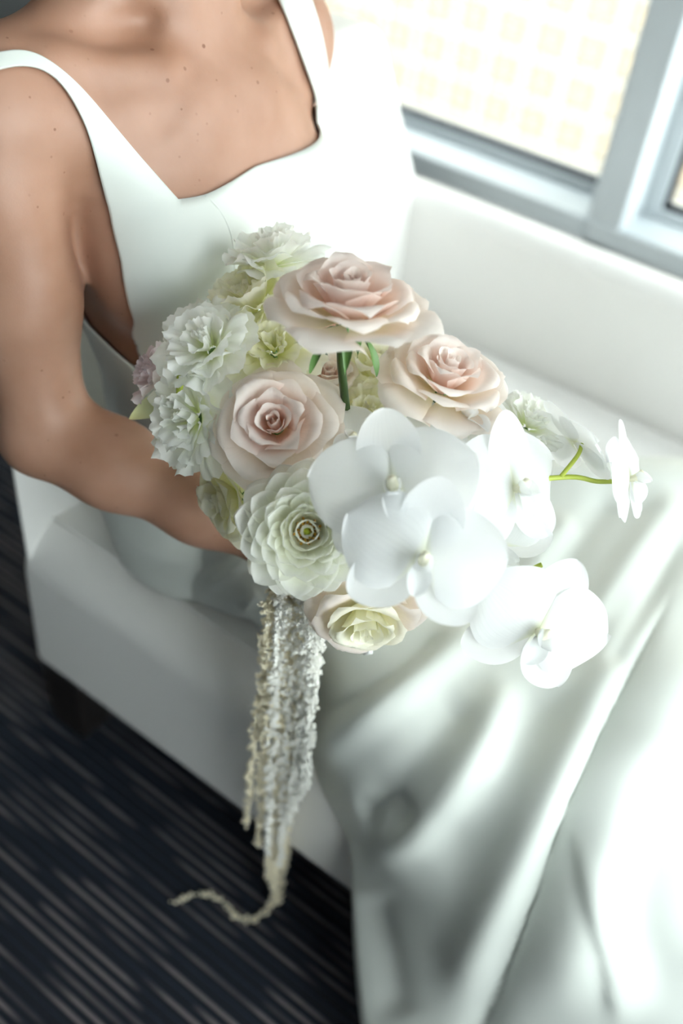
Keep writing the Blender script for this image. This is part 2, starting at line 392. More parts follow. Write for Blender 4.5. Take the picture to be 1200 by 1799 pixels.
CY = .65
NOTCH = (-.580, CY, .938)
SH = {-1: (-.634, .470, .914), 1: (-.618, .796, .915)}
EL = {-1: (-.586, .452, .650), 1: (-.672, .836, .660)}
WR = {-1: (-.368, .527, .596), 1: (-.470, .792, .592)}
GRIP = np.array((-.303, .552, .60))
PR = []                                                            # (kind, args, blend, bbox lo, hi, tags)
def prim(fn, args, k, lo, hi, t='', neg=False): PR.append((fn, args, k, np.array(lo), np.array(hi), t, neg))
def cap(a, b, ra, rb, k=.02, t=''):
    m = max(ra, rb); a_, b_ = np.array(a), np.array(b)
    prim(d_cap, (tuple(a), tuple(b), ra, rb), k, np.minimum(a_, b_) - m, np.maximum(a_, b_) + m, t)
def ell(c, r, k=.02, t='', neg=False):
    prim(d_ell, (tuple(c), tuple(r)), k, np.array(c) - np.array(r), np.array(c) + np.array(r), t, neg)

prim(d_torso, (), .02, (-.80, .45, .33), (-.42, .92, 1.0), 'T')
for s in (-1, 1):
    ell((-.543, CY + s * .076, .788), (.060, .064, .062), .045, 'T')                   # bust
    cap((-.575, CY + s * .03, .90), (-.61, CY + s * .13, .905), .033, .034, .05, 'T')   # upper chest to shoulder
    cap((-.635, CY + s * .045, .985), (-.640, CY + s * .150, .935), .028, .026, .05, 'T')  # trapezius
    ell(SH[s], (.047, .046, .052), .045, 'S')                                            # shoulder cap
    cap((-.583, CY + s * .018, .934), (-.572, CY + s * .060, .938), .0105, .0085, .014, 'T')  # collar bone
    cap((-.572, CY + s * .060, .938), (-.605, CY + s * .140, .953), .0085, .011, .016, 'T')
cap((-.635, CY, .92), (-.618, CY, 1.09), .052, .050, .035)                                # neck
for s in (-1, 1):
    cap((-.578, CY + s * .014, .942), (-.610, CY + s * .050, 1.08), .0105, .014, .013)       # neck tendons
    cap((-.590, CY + s * .040, .945), (-.620, CY + s * .056, 1.06), .007, .011, .020)
for s in (-1, 1):                                                                         # hollow over and under the collar bone
    ell((-.590, CY + s * .075, .970), (.008, .024, .007), .02, neg=True)
    ell((-.540, CY + s * .105, .918), (.006, .024, .010), .022, neg=True)
for s in (-1, 1):
    S_, E_, W_ = (np.array(v) for v in (SH[s], EL[s], WR[s]))
    mid = S_ * .45 + E_ * .55
    cap(S_ + (0, 0, -.005), mid, .048, .0440, .016)
    cap(mid, E_, .0440, .0350, .02)
    ell(S_ * .78 + E_ * .22 + (0, s * .006, 0), (.047, .045, .06), .012, 'S')
    ell(S_ * .5 + E_ * .5 + (.012, 0, 0), (.034, .033, .07), .014)
    f1 = E_ * .72 + W_ * .28
    cap(E_, f1, .035, .0355, .03); cap(f1, E_ * .35 + W_ * .65, .0355, .0295, .03); cap(E_ * .35 + W_ * .65, W_, .0295, .0245, .03)
    ell(E_ + (-.010, s * .004, -.006), (.026, .026, .026), .02)
    # hand closed round the stems
    if s > 0:                                       # the other hand lies on the lap
        fw = _n((.085, -.055, -.030)); sd = _n(np.cross((0, 0, 1.0), fw)); pm = W_ + fw * .045
        cap(W_, pm, .023, .021, .02); ell(pm + fw * .01, (.034, .034, .014), .015)
        for i in range(4):
            r = (.0075, .008, .0078, .0068)[i]; ln = (.066, .074, .068, .052)[i]
            b0 = pm + fw * .026 + sd * (.024 - .0165 * i); b1 = b0 + fw * ln * .5 + (0, 0, .004); b2 = b0 + fw * ln * .98 + (0, 0, -.008)
            cap(b0, b1, r + .001, r, .008); cap(b1, b2, r, r * .85, .005)
        t0 = pm + sd * .020; t1 = t0 + fw * .026 + sd * .018; cap(t0, t1, .0105, .009, .01); cap(t1, t1 + fw * .026 + sd * .004, .009, .0078, .005)
        continue
    zc = .595
    g = GRIP + (0, 0, zc - .60)
    out = _n((W_ - g) * (1, 1, 0)); side = np.cross((0, 0, 1.0), out) * -s
    palm = g + out * .030
    cap(W_, palm + out * .012, .024, .021, .02); ell(palm, (.024, .022, .038), .015)
    for i in range(4):
        zf = zc + .026 - i * .0165; r = (.0075, .008, .0078, .0068)[i]; q = (1.0, 1.06, 1.0, .88)[i]
        b0 = g + out * .026 + side * .014; b0[2] = zf
        b1 = g + out * .004 + side * .0265 * q; b1[2] = zf - .001
        b2 = g - out * .019 * q + side * .014; b2[2] = zf - .002
        b3 = g - out * .020 * q - side * .007 * q; b3[2] = zf - .002
        cap(b0, b1, r + .001, r, .006); cap(b1, b2, r, r * .95, .004); cap(b2, b3, r * .95, r * .85, .004)
    t0 = palm + side * -.008 + (0, 0, .022); t1 = g + out * .008 - side * .024 + (0, 0, .034); t2 = g - out * .014 - side * .020 + (0, 0, .036)
    cap(t0, t1, .011, .009, .01); cap(t1, t2, .009, .0078, .005)
# thighs, shins and feet under the skirt
HIP = {-1: (-.565, .655, .425), 1: (-.565, .785, .425)}
KN = {-1: (-.135, .585, .430), 1: (-.110, .720, .440)}
AN = {-1: (.02, .490, .075), 1: (.09, .490, .075)}
for s in (-1, 1):
    cap(HIP[s], KN[s], .060, .046, .04); cap(KN[s], AN[s], .045, .028, .02)
    a = np.array(AN[s]); cap(a + (-.01, .02, -.035), a + (.05, -.005, -.055), .028, .018, .02)
# head
ell((-.622, CY, 1.185), (.092, .073, .088), .03); ell((-.578, CY, 1.125), (.058, .056, .080), .03)
cap((-.535, CY, 1.055), (-.55, CY, 1.06), .020, .026, .03)
cap((-.533, CY, 1.165), (-.512, CY, 1.128), .008, .011, .012)
for s in (-1, 1):
    ell((-.534, CY + s * .031, 1.160), (.013, .016, .011), .012, neg=True)
    ell((-.617, CY + s * .075, 1.145), (.016, .008, .029), .008)
    cap((-.512, CY + s * .005, 1.092), (-.520, CY + s * .018, 1.090), .006, .004, .006)

def sdf(p, tags=None):
    p = np.asarray(p, np.float32); D = np.full(p.shape[:-1], .3, np.float32)
    for fn, a, k, lo, hi, t, neg in PR:
        if tags is not None and (t == '' or t not in tags): continue
        d = fn(p, *a); D = smax(D, -d, k) if neg else smin(D, d, k)
    return D
def surface_nets(lo, hi, h):
    lo = np.array(lo); n = np.ceil((np.array(hi) - lo) / h).astype(int) + 1
    ax = [(lo[k] + h * np.arange(n[k])).astype(np.float32) for k in range(3)]
    D = np.full(n, .1, np.float32)
    for fn, a, k, bl, bh, t, neg in PR:
        pad = k + .025
        i0 = np.clip(((bl - pad - lo) / h).astype(int), 0, n); i1 = np.clip(((bh + pad - lo) / h).astype(int) + 2, 0, n)
        if (i1 <= i0).any(): continue
        sl = tuple(slice(x, y) for x, y in zip(i0, i1))
        p = np.stack(np.meshgrid(*[ax[c][sl[c]] for c in range(3)], indexing='ij'), -1)
        d = fn(p, *a)
        D[sl] = smax(D[sl], -d, k) if neg else smin(D[sl], d, k)
    S = D < 0
    c = n - 1
    acc = np.zeros(tuple(c) + (3,), np.float32); cnt = np.zeros(tuple(c), np.float32)
    corners = [(i, j, k) for i in (0, 1) for j in (0, 1) for k in (0, 1)]
    def sub(Q, o): return Q[o[0]:o[0] + c[0], o[1]:o[1] + c[1], o[2]:o[2] + c[2]]
    for o in corners:
        for axn in range(3):
            if o[axn]: continue
            o2 = list(o); o2[axn] = 1
            a, b = sub(D, o), sub(D, o2); m = (a < 0) != (b < 0)
            t = np.where(m, a / np.where(m, a - b, 1), 0)
            for q in range(3):
                acc[..., q] += np.where(m, o[q] + (t if q == axn else 0), 0)
            cnt += m
    act = cnt > 0
    idx = np.full(tuple(c), -1, np.int64); idx[act] = np.arange(act.sum())
    base = np.argwhere(act)
    V = lo + h * (base + acc[act] / cnt[act][:, None])
    F = []
    for axn in range(3):
        o1, o2 = [(1, 2), (2, 0), (0, 1)][axn]
        sh = list(n); sh[axn] -= 1
        a = D[tuple(slice(0, sh[q]) for q in range(3))]
        b = D[tuple(slice(1, None) if q == axn else slice(0, sh[q]) for q in range(3))]
        e = np.argwhere((a < 0) != (b < 0))
        e = e[(e[:, o1] > 0) & (e[:, o2] > 0) & (e[:, o1] < c[o1]) & (e[:, o2] < c[o2])]
        inside = D[tuple(e.T)] < 0
        def at(d1, d2):
            q = e.copy(); q[:, o1] -= d1; q[:, o2] -= d2; return idx[tuple(q.T)]
        quad = np.stack((at(1, 1), at(0, 1), at(0, 0), at(1, 0)), 1)
        quad[~inside] = quad[~inside][:, ::-1]
        F.append(quad)
    return V, np.vstack(F)
def newton(p, off=0., it=3, tags=None):
    e = .0015
    for _ in range(it):
        d = sdf(p, tags) - off
        g = np.stack([sdf(p + e * np.eye(3)[k], tags) - sdf(p - e * np.eye(3)[k], tags) for k in range(3)], -1) / (2 * e)
        p = p - (np.clip(d, -.01, .01) / np.maximum((g * g).sum(-1), .2))[..., None] * g
    return p
def cast(px, off, tags='TS', t0=.5, t1=1.3):                       # where the line of sight through a pixel meets (or just passes) the body
    r = np.array([ray(*q) for q in px]); t = np.full(len(r), t0); hit = np.zeros(len(r), bool); bd = np.full(len(r), 9.); bt = t.copy()
    for _ in range(240):
        d = sdf(CAMP + r * t[:, None], tags) - off
        m = (d < bd) & ~hit; bd = np.where(m, d, bd); bt = np.where(m, t, bt)
        hit |= d < 2e-4; t = np.where(hit | (t > t1), t, t + np.clip(d * .5, .0004, .02))
    p = CAMP + r * bt[:, None]
    return np.where(hit[:, None], p, newton(p, off, 8, tags))
def around(a, z, off, tags='T'):                                  # radially out from the torso axis
    cx = np.interp(z, TZ[:, 0], TZ[:, 3]); cy = np.interp(z, TZ[:, 0], TZ[:, 4])
    lo = np.full(a.shape, .02); hi = np.full(a.shape, .26)
    for _ in range(24):
        m = (lo + hi) / 2
        p = np.stack((cx + m * np.cos(a), cy + m * np.sin(a), z), -1)
        ins = sdf(p, tags) < off
        lo = np.where(ins, m, lo); hi = np.where(ins, hi, m)
    return np.stack((cx + lo * np.cos(a), cy + lo * np.sin(a), z), -1)

def person():
    V, F = surface_nets((-.80, .26, 0.0), (.13, 1.0, 1.30), .0056)
    V = newton(V, it=2)
    body = obj('person', mesh('person', V, F), 'skin')
    tag(body, 'seated woman in an ivory gown holding a bridal bouquet over her lap', 'person')
    sm = body.modifiers.new('smooth', 'SMOOTH'); sm.factor = .5; sm.iterations = 2
    # hair gathered in a low bun, and the eyes: above the frame
    bm = bmesh.new()
    for c, r in (((-.632, CY, 1.200), (.093, .079, .084)), ((-.742, CY, 1.150), (.045, .050, .045))):
        g = bmesh.ops.create_uvsphere(bm, u_segments=32, v_segments=20, radius=1)
        for v in g['verts']:
            q = np.array(v.co); s = 1 + .015 * math.sin(24 * math.atan2(q[1], q[2]))
            v.co = np.array(c) + q * np.array(r) * s
    me = bpy.data.meshes.new('hair'); bm.to_mesh(me); bm.free(); me.polygons.foreach_set('use_smooth', [True] * len(me.polygons))
    obj('hair', me, 'hair', body)
    for s in (-1, 1):
        bm = bmesh.new(); bmesh.ops.create_uvsphere(bm, u_segments=16, v_segments=10, radius=.0115, matrix=Matrix.Translation((-.538, CY + s * .031, 1.160)))
        me = bpy.data.meshes.new('eye'); bm.to_mesh(me); bm.free(); obj('eye', me, 'eye', body)
    gown(body)
    return body

def gown(body):
    OFF = .0032
    # the bodice: side edges and neckline as they lie on the body
    side_px = [(178, 315), (196, 395), (212, 455), (222, 520), (236, 565), (242, 620), (252, 655)]
    sp = cast(side_px, OFF, 'T')
    c = lambda q: np.arctan2(q[:, 1] - np.interp(q[:, 2], TZ[:, 0], TZ[:, 4]), q[:, 0] - np.interp(q[:, 2], TZ[:, 0], TZ[:, 3]))
    sa = c(sp); o = np.argsort(sp[:, 2]); sz, sa = sp[o, 2], sa[o]
    nk = cast([(313, 350), (360, 342), (450, 292), (566, 214)], OFF, 'T'); na = c(nk)
    if 0: print('SIDE', np.round(np.degrees(sa)), np.round(sz, 3)); print('NECK', np.round(np.degrees(na)), np.round(nk, 3))
    zb, zt = .365, float(nk[0, 2])
    zl = float(nk[-1, 2])
    nr, nc = 80, 121
    tt = np.linspace(0, 1, nr)
    zr = zb + (zt - zb) * tt
    aR = np.interp(zr, sz, sa) - 1.0 * np.clip((.60 - zr) / .05, 0, 1); aL = np.interp(zr, [.62, .70, .80, .84, zt], [-sa[0], 1.75, 1.6, 1.35, max(1.1, float(na[-1]) + .25)])
    def zneck(a): return np.interp(a, [na[0], na[1], na[2], na[3]], [zt, nk[1, 2], nk[2, 2], zl])
    kR, kL = 22, 100                                                   # columns where the straps leave the neckline
    w = np.array([np.r_[np.linspace(aR[i], na[0] + (aR[i] - aR[-1]) * .5, kR + 1)[:-1], np.linspace(na[0] + (aR[i] - aR[-1]) * .5, na[3] + (aL[i] - aL[-1]) * .5, kL - kR + 1)[:-1],
                        np.linspace(na[3] + (aL[i] - aL[-1]) * .5, aL[i], nc - kL)] for i in range(nr)])
    AA = w
    ZZ = zb + (zneck(AA) - zb) * tt[:, None]
    fl = lambda z: OFF + .005 * np.clip((.54 - z) / .10, 0, 1)
    pts = around(AA, ZZ, fl(ZZ))
    wr = np.exp(-((ZZ - .685) / .035) ** 2) * np.clip((np.abs(AA) - .35) / .6, 0, 1)   # soft pulls at the waist
    pts[..., :2] += (wr * .0022 * np.sin(ZZ * 420 + AA * 3.0))[..., None] * np.stack((np.cos(AA), np.sin(AA)), -1)
    V = list(pts.reshape(-1, 3)); F = gridf(nc, nr)
    def strap(edge_a, edge_b, cols, tail):
        """rows climb from the bodice's own top row over the shoulder and down behind"""
        n = 50
        ca = cast(catmull(edge_a, n), OFF, 'TS'); cb = cast(catmull(edge_b, n), OFF, 'TS')
        top = pts[-1, cols[0]:cols[1] + 1]; k = len(top); s_ = np.linspace(0, 1, k)[:, None]
        rows = [ca[i] + (cb[i] - ca[i]) * s_ for i in range(n)]
        for d in tail: rows.append(rows[n - 1] + np.array(d))
        g = np.array(rows); hi_ = int(n * .62)
        g[:hi_] = newton(g[:hi_].reshape(-1, 3), OFF + .0004, 5, 'TS').reshape(g[:hi_].shape)
        g[hi_:] = newton(g[hi_:].reshape(-1, 3), OFF + .0004, 8, None).reshape(g[hi_:].shape)
        nb_ = 11
        for i in range(nb_): g[i] = top + (g[nb_] - top) * (i / nb_)
        for _ in range(14): g[1:-1] = (g[:-2] + 2 * g[1:-1] + g[2:]) / 4
        g = g[1:]; base = len(V); V.extend(g.reshape(-1, 3)); r0 = (nr - 1) * nc + cols[0]
        for i in range(k - 1): F.append((r0 + i, r0 + i + 1, base + i + 1, base + i))
        F.extend([tuple(base + q for q in f) for f in gridf(k, len(g))])
    eo = proj(pts[-1, 0]); ei = proj(pts[-1, kR])
    strap([tuple(eo), (165, 268), (148, 215), (115, 155), (80, 124), (40, 115), (2, 122), (-40, 136)], [(313, 350), (290, 325), (240, 268), (180, 196), (130, 140), (80, 101), (40, 88), (2, 92), (-40, 106)],
          (0, kR), [(-.02, .0, -.003), (-.04, .004, -.012), (-.06, .01, -.04), (-.07, .02, -.08), (-.07, .03, -.12), (-.07, .035, -.16)])
    eo = proj(pts[-1, -1]); ei = proj(pts[-1, kL])
    strap([tuple(ei), (563, 193), (552, 160), (540, 125), (525, 85), (508, 40), (492, 2), (480, -30)], [tuple(eo), (588, 205), (582, 160), (575, 110), (564, 55), (548, 2), (538, -30)],
          (kL, nc - 1), [(-.03, 0, .0), (-.06, 0, -.02), (-.08, -.01, -.08), (-.08, -.02, -.14)])
    dress = obj('dress', mesh('dress', np.array(V), F), 'satin', body)
    dress['label'] = 'ivory square-neck satin gown'
    so = dress.modifiers.new('thick', 'SOLIDIFY'); so.thickness = .0020; so.offset = -.3
    # back of the gown, low behind
    nb = 90
    A2 = np.linspace(sa[0], sa[0] - (2 * math.pi - 2 * abs(sa[0])), nb)
    bk = (A2 - A2[0]) / (A2[-1] - A2[0])
    ztop = sz[0] + (.735 - sz[0]) * np.clip(np.sin(np.clip(bk, 0, 1) * math.pi) * 1.6, 0, 1)
    ZB = zb + (ztop - zb)[None] * np.linspace(0, 1, 40)[:, None]
    sh_ = 1.0 * np.clip((.60 - ZB) / .05, 0, 1) * (1 - np.abs(2 * bk - 1)[None] * 0 - 2 * bk[None])
    pb = around(A2[None] - sh_ * np.clip(1 - np.minimum(bk, 1 - bk) / .45, 0, 1)[None], ZB, fl(ZB) + .0006)
    b = obj('gown_back', mesh('gown_back', pb.reshape(-1, 3), gridf(nb, 40)), 'satin', dress)
    b.modifiers.new('thick', 'SOLIDIFY').thickness = .0018
    # princess seam over the bust
    sm = cast(catmull([(360, 343), (384, 368), (402, 402), (410, 440), (412, 480)], 24), OFF, 'T')
    v, f = tube(sm, .0011, 24, 6, False); obj('seam', mesh('seam', v, f), 'satin', dress)
    skirt(dress)

def skirt(dress):
    # control net of the skirt: rows run from the far side of the lap to the edge that falls over the sofa's side
    R = [[(560, 690, .44), (700, 700, .40), (850, 770, .385), (985, 845, .38), (1100, 860, .38), (1215, 870, .38), (1350, 890, .38)],
         [(520, 730, .48), (680, 740, .48), (830, 785, .51), (970, 803, .535), (1090, 805, .545), (1215, 808, .545), (1370, 830, .52)],
         [(485, 775, .505), (650, 805, .51), (800, 860, .52), (945, 890, .535), (1080, 910, .54), (1230, 930, .535), (1400, 965, .49)],
         [(440, 830, .520), (590, 900, .515), (720, 970, .515), (880, 1030, .52), (1040, 1060, .53), (1210, 1090, .53), (1430, 1120, .47)],
         [(385, 860, .505), (520, 980, .515), (640, 1070, .518), (790, 1160, .52), (980, 1230, .52), (1190, 1260, .51), (1440, 1300, .43)],
         [(325, 885, .480), (455, 1035, .480), (565, 1130, .490), (690, 1275, .490), (880, 1405, .475), (1140, 1470, .465), (1480, 1540, .40)],
         [(275, 900, .440), (385, 1055, .42), (495, 1120, .42), (610, 1345, .40), (745, 1560, .33), (1030, 1770, .32), (1560, 1860, .28)],
         [(243, 905, .385), (330, 1042, .368), (462, 1108, .366), (553, 1345, .315), (616, 1500, .235), (627, 1740, .10), (700, 2150, .006)]]
    C = np.array([[Pz(*q) for q in r] for r in R])
    NU, NV = 230, 200
    tmp = np.stack([catmull(C[i], NU) for i in range(len(R))], 0)
    g = np.stack([catmull(tmp[:, i], NV) for i in range(NU)], 1)            # NV x NU x 3
    # folds: ridges and creases laid along lines of the cloth
    def ddist(q, line):
        best = np.full(q.shape[:-1], 1e9); sg = np.zeros(q.shape[:-1]); par = np.zeros(q.shape[:-1])
        ln = catmull(line, 24); seg = np.linalg.norm(np.diff(ln, axis=0), axis=1); cum = np.r_[0, np.cumsum(seg)] / seg.sum()
        for i in range(len(ln) - 1):
            a, b = ln[i], ln[i + 1]; ba = b - a
            h = np.clip(((q - a) @ ba) / (ba @ ba), 0, 1); d = q - a - h[..., None] * ba
            dd = np.hypot(d[..., 0], d[..., 1]); m = dd < best
            sg = np.where(m, np.sign(ba[0] * d[..., 1] - ba[1] * d[..., 0]), sg)
            par = np.where(m, cum[i] + h * seg[i] / seg.sum(), par); best = np.minimum(best, dd)
        return best, sg, par
    folds = [  # line, half width, height, kind
        ([(1200, 1010), (1120, 1160), (1030, 1345), (940, 1570), (850, 1800), (800, 1950)], 24, -.020, 'crease'),
        ([(1185, 1010), (1085, 1175), (985, 1365), (880, 1590), (780, 1810)], 46, .016, 'ridge'),
        ([(1240, 1090), (1150, 1270), (1075, 1480), (960, 1800)], 60, .012, 'ridge'),
        ([(1000, 1445), (1030, 1580), (1062, 1700), (1078, 1820)], 16, .007, 'step'),
        ([(1150, 1300), (1125, 1480), (1120, 1640), (1200, 1780)], 60, -.010, 'ridge'),
        ([(560, 1345), (610, 1290), (690, 1225), (790, 1150), (860, 1090)], 34, .013, 'ridge'),
        ([(560, 1260), (640, 1225), (720, 1170), (780, 1110)], 16, -.005, 'ridge'),
        ([(620, 1395), (690, 1375), (760, 1300), (830, 1220)], 40, -.008, 'ridge'),
        ([(640, 1470), (720, 1475), (790, 1400), (850, 1300), (905, 1180)], 34, .011, 'ridge'),
        ([(630, 1435), (685, 1415), (725, 1450)], 26, -.010, 'ridge'),
        ([(655, 1560), (680, 1680), (700, 1800)], 30, -.008, 'ridge'),
        ([(740, 1500), (830, 1450), (900, 1330), (980, 1180)], 60, -.010, 'ridge'),
        ([(1010, 905), (950, 980), (900, 1060)], 22, .006, 'ridge'),
        ([(1090, 850), (1000, 980), (930, 1090)], 28, -.007, 'ridge'),
        ([(1200, 860), (1110, 980), (1020, 1120)], 26, .009, 'ridge'),
        ([(1210, 930), (1130, 1070), (1060, 1200)], 22, -.008, 'ridge'),
        ([(300, 960), (360, 955), (400, 945)], 9, .0035, 'ridge'), ([(370, 1035), (410, 1005), (445, 970)], 9, .0035, 'ridge'),
        ([(330, 1010), (390, 985), (440, 955)], 12, -.003, 'ridge'), ([(425, 1075), (460, 1040)], 10, .003, 'ridge')]
    for _ in range(2): g[1:-1] = (g[:-2] + 2 * g[1:-1] + g[2:]) / 4
    q = proj(g)
    nu = np.gradient(g, axis=1); nv = np.gradient(g, axis=0); nn = np.cross(nu, nv); nn /= np.linalg.norm(nn, axis=-1)[..., None] + 1e-9
    nn *= np.sign((nn * (CAMP - g)).sum(-1))[..., None]
    disp = np.zeros(g.shape[:2])
    for line, w, hgt, kind in folds:
        d, sg, par = ddist(q, line); e = np.clip(np.minimum(par, 1 - par) / .18, 0, 1); e = e * e * (3 - 2 * e)
        if kind == 'crease': disp += hgt * e * np.exp(-d / w)
        elif kind == 'step': disp += hgt * e * np.exp(-(d / 60) ** 2) * (.5 + .5 * np.tanh(-sg * d / w * 3)) 
        else: disp += hgt * e * np.exp(-(d / w) ** 2)
    jj = np.linspace(0, 1, NV)[:, None]; ii = np.linspace(0, 1, NU)[None]
    disp += .0022 * np.sin(ii * 37 + jj * 6) * np.clip(jj - .6, 0, 1) * 2.5 * ii
    g = g + nn * disp[..., None]
    g[..., 2] = np.maximum(g[..., 2], .004)
    o = obj('skirt', mesh('skirt', g.reshape(-1, 3), gridf(NU, NV)), 'satin', dress)
    s = o.modifiers.new('thick', 'SOLIDIFY'); s.thickness = .002; s.offset = -1
person()

# ------------------------------------------------------------------ flowers
def petal_rev(Ln, r0, z0, a0, a1, dphi, curl=0., q=.6, p=1., tip=.25, pt=0., ruf=0., fr=2., ser=0., roll=0., nu=11, nv=12, wmin=.35, ph=0., wexp=.7):
    """a petal as a patch wrapped round the flower's axis; angles in degrees from the axis"""
    U, V = np.meshgrid(np.linspace(-1, 1, nu), np.linspace(0, 1, nv))
    vv = V * (1 - tip * np.abs(U) ** 2.4 + pt * np.clip(1 - 2.2 * np.abs(U), 0, 1) ** 1.3)
    if ser: vv = vv * (1 + ser * V ** 6 * (np.sin(U * 19 + ph) + .6 * np.sin(U * 41 + 2 * ph)))
    s = np.linspace(0, 1.3, 90)
    ang = np.radians(a0 + (a1 - a0) * np.minimum(s, 1) ** p + curl * np.clip((s - q) / (1 - q), 0, 1.6) ** 2)
    ds = s[1] - s[0]
    r = r0 + Ln * np.cumsum(np.sin(ang)) * ds; z = z0 + Ln * np.cumsum(np.cos(ang)) * ds
    rr = np.interp(vv, s, r); zz = np.interp(vv, s, z); an = np.interp(vv, s, ang)
    d = ruf * Ln * vv ** 2.2 * (np.sin(fr * U * math.pi + ph) + .5 * np.sin(2.3 * fr * U * math.pi + 1.7 * ph + 1)) + roll * Ln * np.abs(U) ** 3 * vv ** 1.5
    rr = np.maximum(rr + np.cos(an) * d, .0004); zz = zz - np.sin(an) * d
    W = wmin + (1 - wmin) * np.sin(np.minimum(1, vv * 1.1) * math.pi / 2) ** wexp
    phi = U * math.radians(dphi) * W
    v = np.stack((rr * np.cos(phi), rr * np.sin(phi), zz), -1).reshape(-1, 3)
    return v, gridf(nu, nv), {'pv': np.clip(vv, 0, 1), 'pu': U + ph}
def petal_flat(Ln, Wd, b0, b1, cup=.2, e=.8, h=.6, ruf=0., fr=2., ph=0., nu=11, nv=13, r0=0., wave=0., base=.12):
    """a blade-shaped petal along +x, lifted b0..b1 degrees, cupped across"""
    t_ = np.sin(np.linspace(0, 1, nv) * math.pi / 2) ** .9
    U, V = np.meshgrid(np.linspace(-1, 1, nu), t_)
    w = Wd * np.maximum(np.sin(np.pi * np.clip(V, 0, 1) ** e) ** h, base * (1 - V))
    ang = np.radians(b0 + (b1 - b0) * t_); dl = Ln * np.diff(t_)
    x = r0 + np.r_[0, np.cumsum(np.cos(ang[:-1]) * dl)]; z = np.r_[0, np.cumsum(np.sin(ang[:-1]) * dl)]
    d = cup * w * U ** 2 + ruf * Ln * V ** 1.5 * np.abs(U) * np.sin(fr * V * math.pi * 2 + ph + U) + wave * Ln * np.sin(V * 5 + ph) * U
    X = x[:, None] - np.sin(ang)[:, None] * d; Z = z[:, None] + np.cos(ang)[:, None] * d
    v = np.stack((X, U * w, Z), -1).reshape(-1, 3)
    return v, gridf(nu, nv), {'pv': V, 'pu': U + ph}
def rotz(v, a):
    c, s = math.cos(a), math.sin(a); return v @ np.array([[c, s, 0], [-s, c, 0], [0, 0, 1]])
def add_petal(root, name, data, a, m, tilt=None, noise=.0):
    v, f, at = data
    if tilt is not None: v = v @ tilt.T
    return obj(name, mesh(name, rotz(v, a), f, True, at), m, root)
def add_stem(root, base, m='green', r=.0024, to=None):
    """stem from under the bloom, gathered at the hand"""
    Rm = np.array(root.matrix_world.to_3x3()); p0 = np.array(root.location)
    j = RNG.normal(0, .004, 3) * (1, 1, 0); end = (GRIP + j) if to is None else np.array(to)
    w0 = p0 + Rm @ np.array((0, 0, base)); w1 = p0 + Rm @ np.array((0, 0, base - .025))
    low = end + j * .6 + (0, 0, -.075 + RNG.uniform(-.006, .006))
    path = catmull([w0, w1, (w1 + end) / 2 + (end - w1) * .12 + (0, 0, .004), end, low], 30)
    v, f = tube((path - p0) @ Rm, r, 30, 7, False)
    return obj('stem', mesh('stem', v, f), m, root)
def place(name, pos, nrm, spin, label, cat, group='flowers in the bridal bouquet'):
    o = empty(name, pos, frame(nrm, spin)); bpy.context.view_layer.update()
    return tag(o, label, cat, group)
J = lambda a, b: RNG.uniform(a, b)

def rose(pos, nrm, spin, R, label, mi, mo, openness=1.0, sepals=False, layers=6, stemm='green', outer_droop=0):
    t = place('rose', pos, nrm, spin, label, 'rose')
    spec = [(3, .46, .02, .10, 10, -24, 100, 20), (3, .50, .05, .08, 16, -16, 82, 40), (4, .55, .08, .06, 24, -6, 68, 60),
            (5, .60, .10, .04, 38, 6, 56, 75), (5, .68, .10, .02, 54, 24, 50, 85), (6, .78, .09, 0, 70, 46, 44, 85), (7, .90, .08, -.03, 86, 68, 38, 70)]
    spec = spec[:layers + 1]
    off = 0
    for k, (n, Ln, r0, z0, a0, a1, dp, cu) in enumerate(spec):
        off += J(.3, .9)
        for i in range(n):
            o = openness if k > 1 else 1
            dr = outer_droop * max(0, k - 4)
            d = petal_rev(Ln * R * J(.93, 1.06), r0 * R, z0 * R, a0 * o + J(-4, 4) + dr, a1 * o + J(-7, 7) + dr, dp * J(.9, 1.08), cu * J(.6, 1.25), J(.58, .74), 1.1,
                          .16, J(.06, .24) if k > 2 else .03, J(.010, .028), J(1.0, 1.8), .004, J(.06, .22) if k > 2 else .02, 15, 16, .4, J(0, 6))
            add_petal(t, 'petal', d, off + i * 2 * math.pi / n + J(-.12, .12), mi if k < 5 else mo)
    v, f = tube([(0, 0, -.20 * R), (0, 0, -.14 * R), (0, 0, -.06 * R), (0, 0, -.01 * R)], [.05 * R, .13 * R, .12 * R, .05 * R], 12, 10); obj('calyx', mesh('calyx', v, f), 'sepal', t)
    if sepals:
        for i in range(5):
            d = petal_flat(.038 * J(.85, 1.2), .0042, -40 + J(-8, 8), -100 + J(-15, 25), .5, .45, .95, 0, 2, J(0, 6), 7, 12, .004, .05)
            v = d[0] + (0, 0, -.006); add_petal(t, 'sepal', (v, d[1], d[2]), i * 2 * math.pi / 5 + .35, 'sepal')
    v, f = tube([(0, 0, -.06 * R), (0, 0, .03 * R), (0, 0, .10 * R)], [.06 * R, .09 * R, .03 * R], 10, 9); obj('heart', mesh('heart', v, f, True, {'pv': np.full(len(v), .3), 'pu': np.zeros(len(v))}), mi, t)
    add_stem(t, -.17 * R, stemm, .0033 if sepals else .0024)
    return t
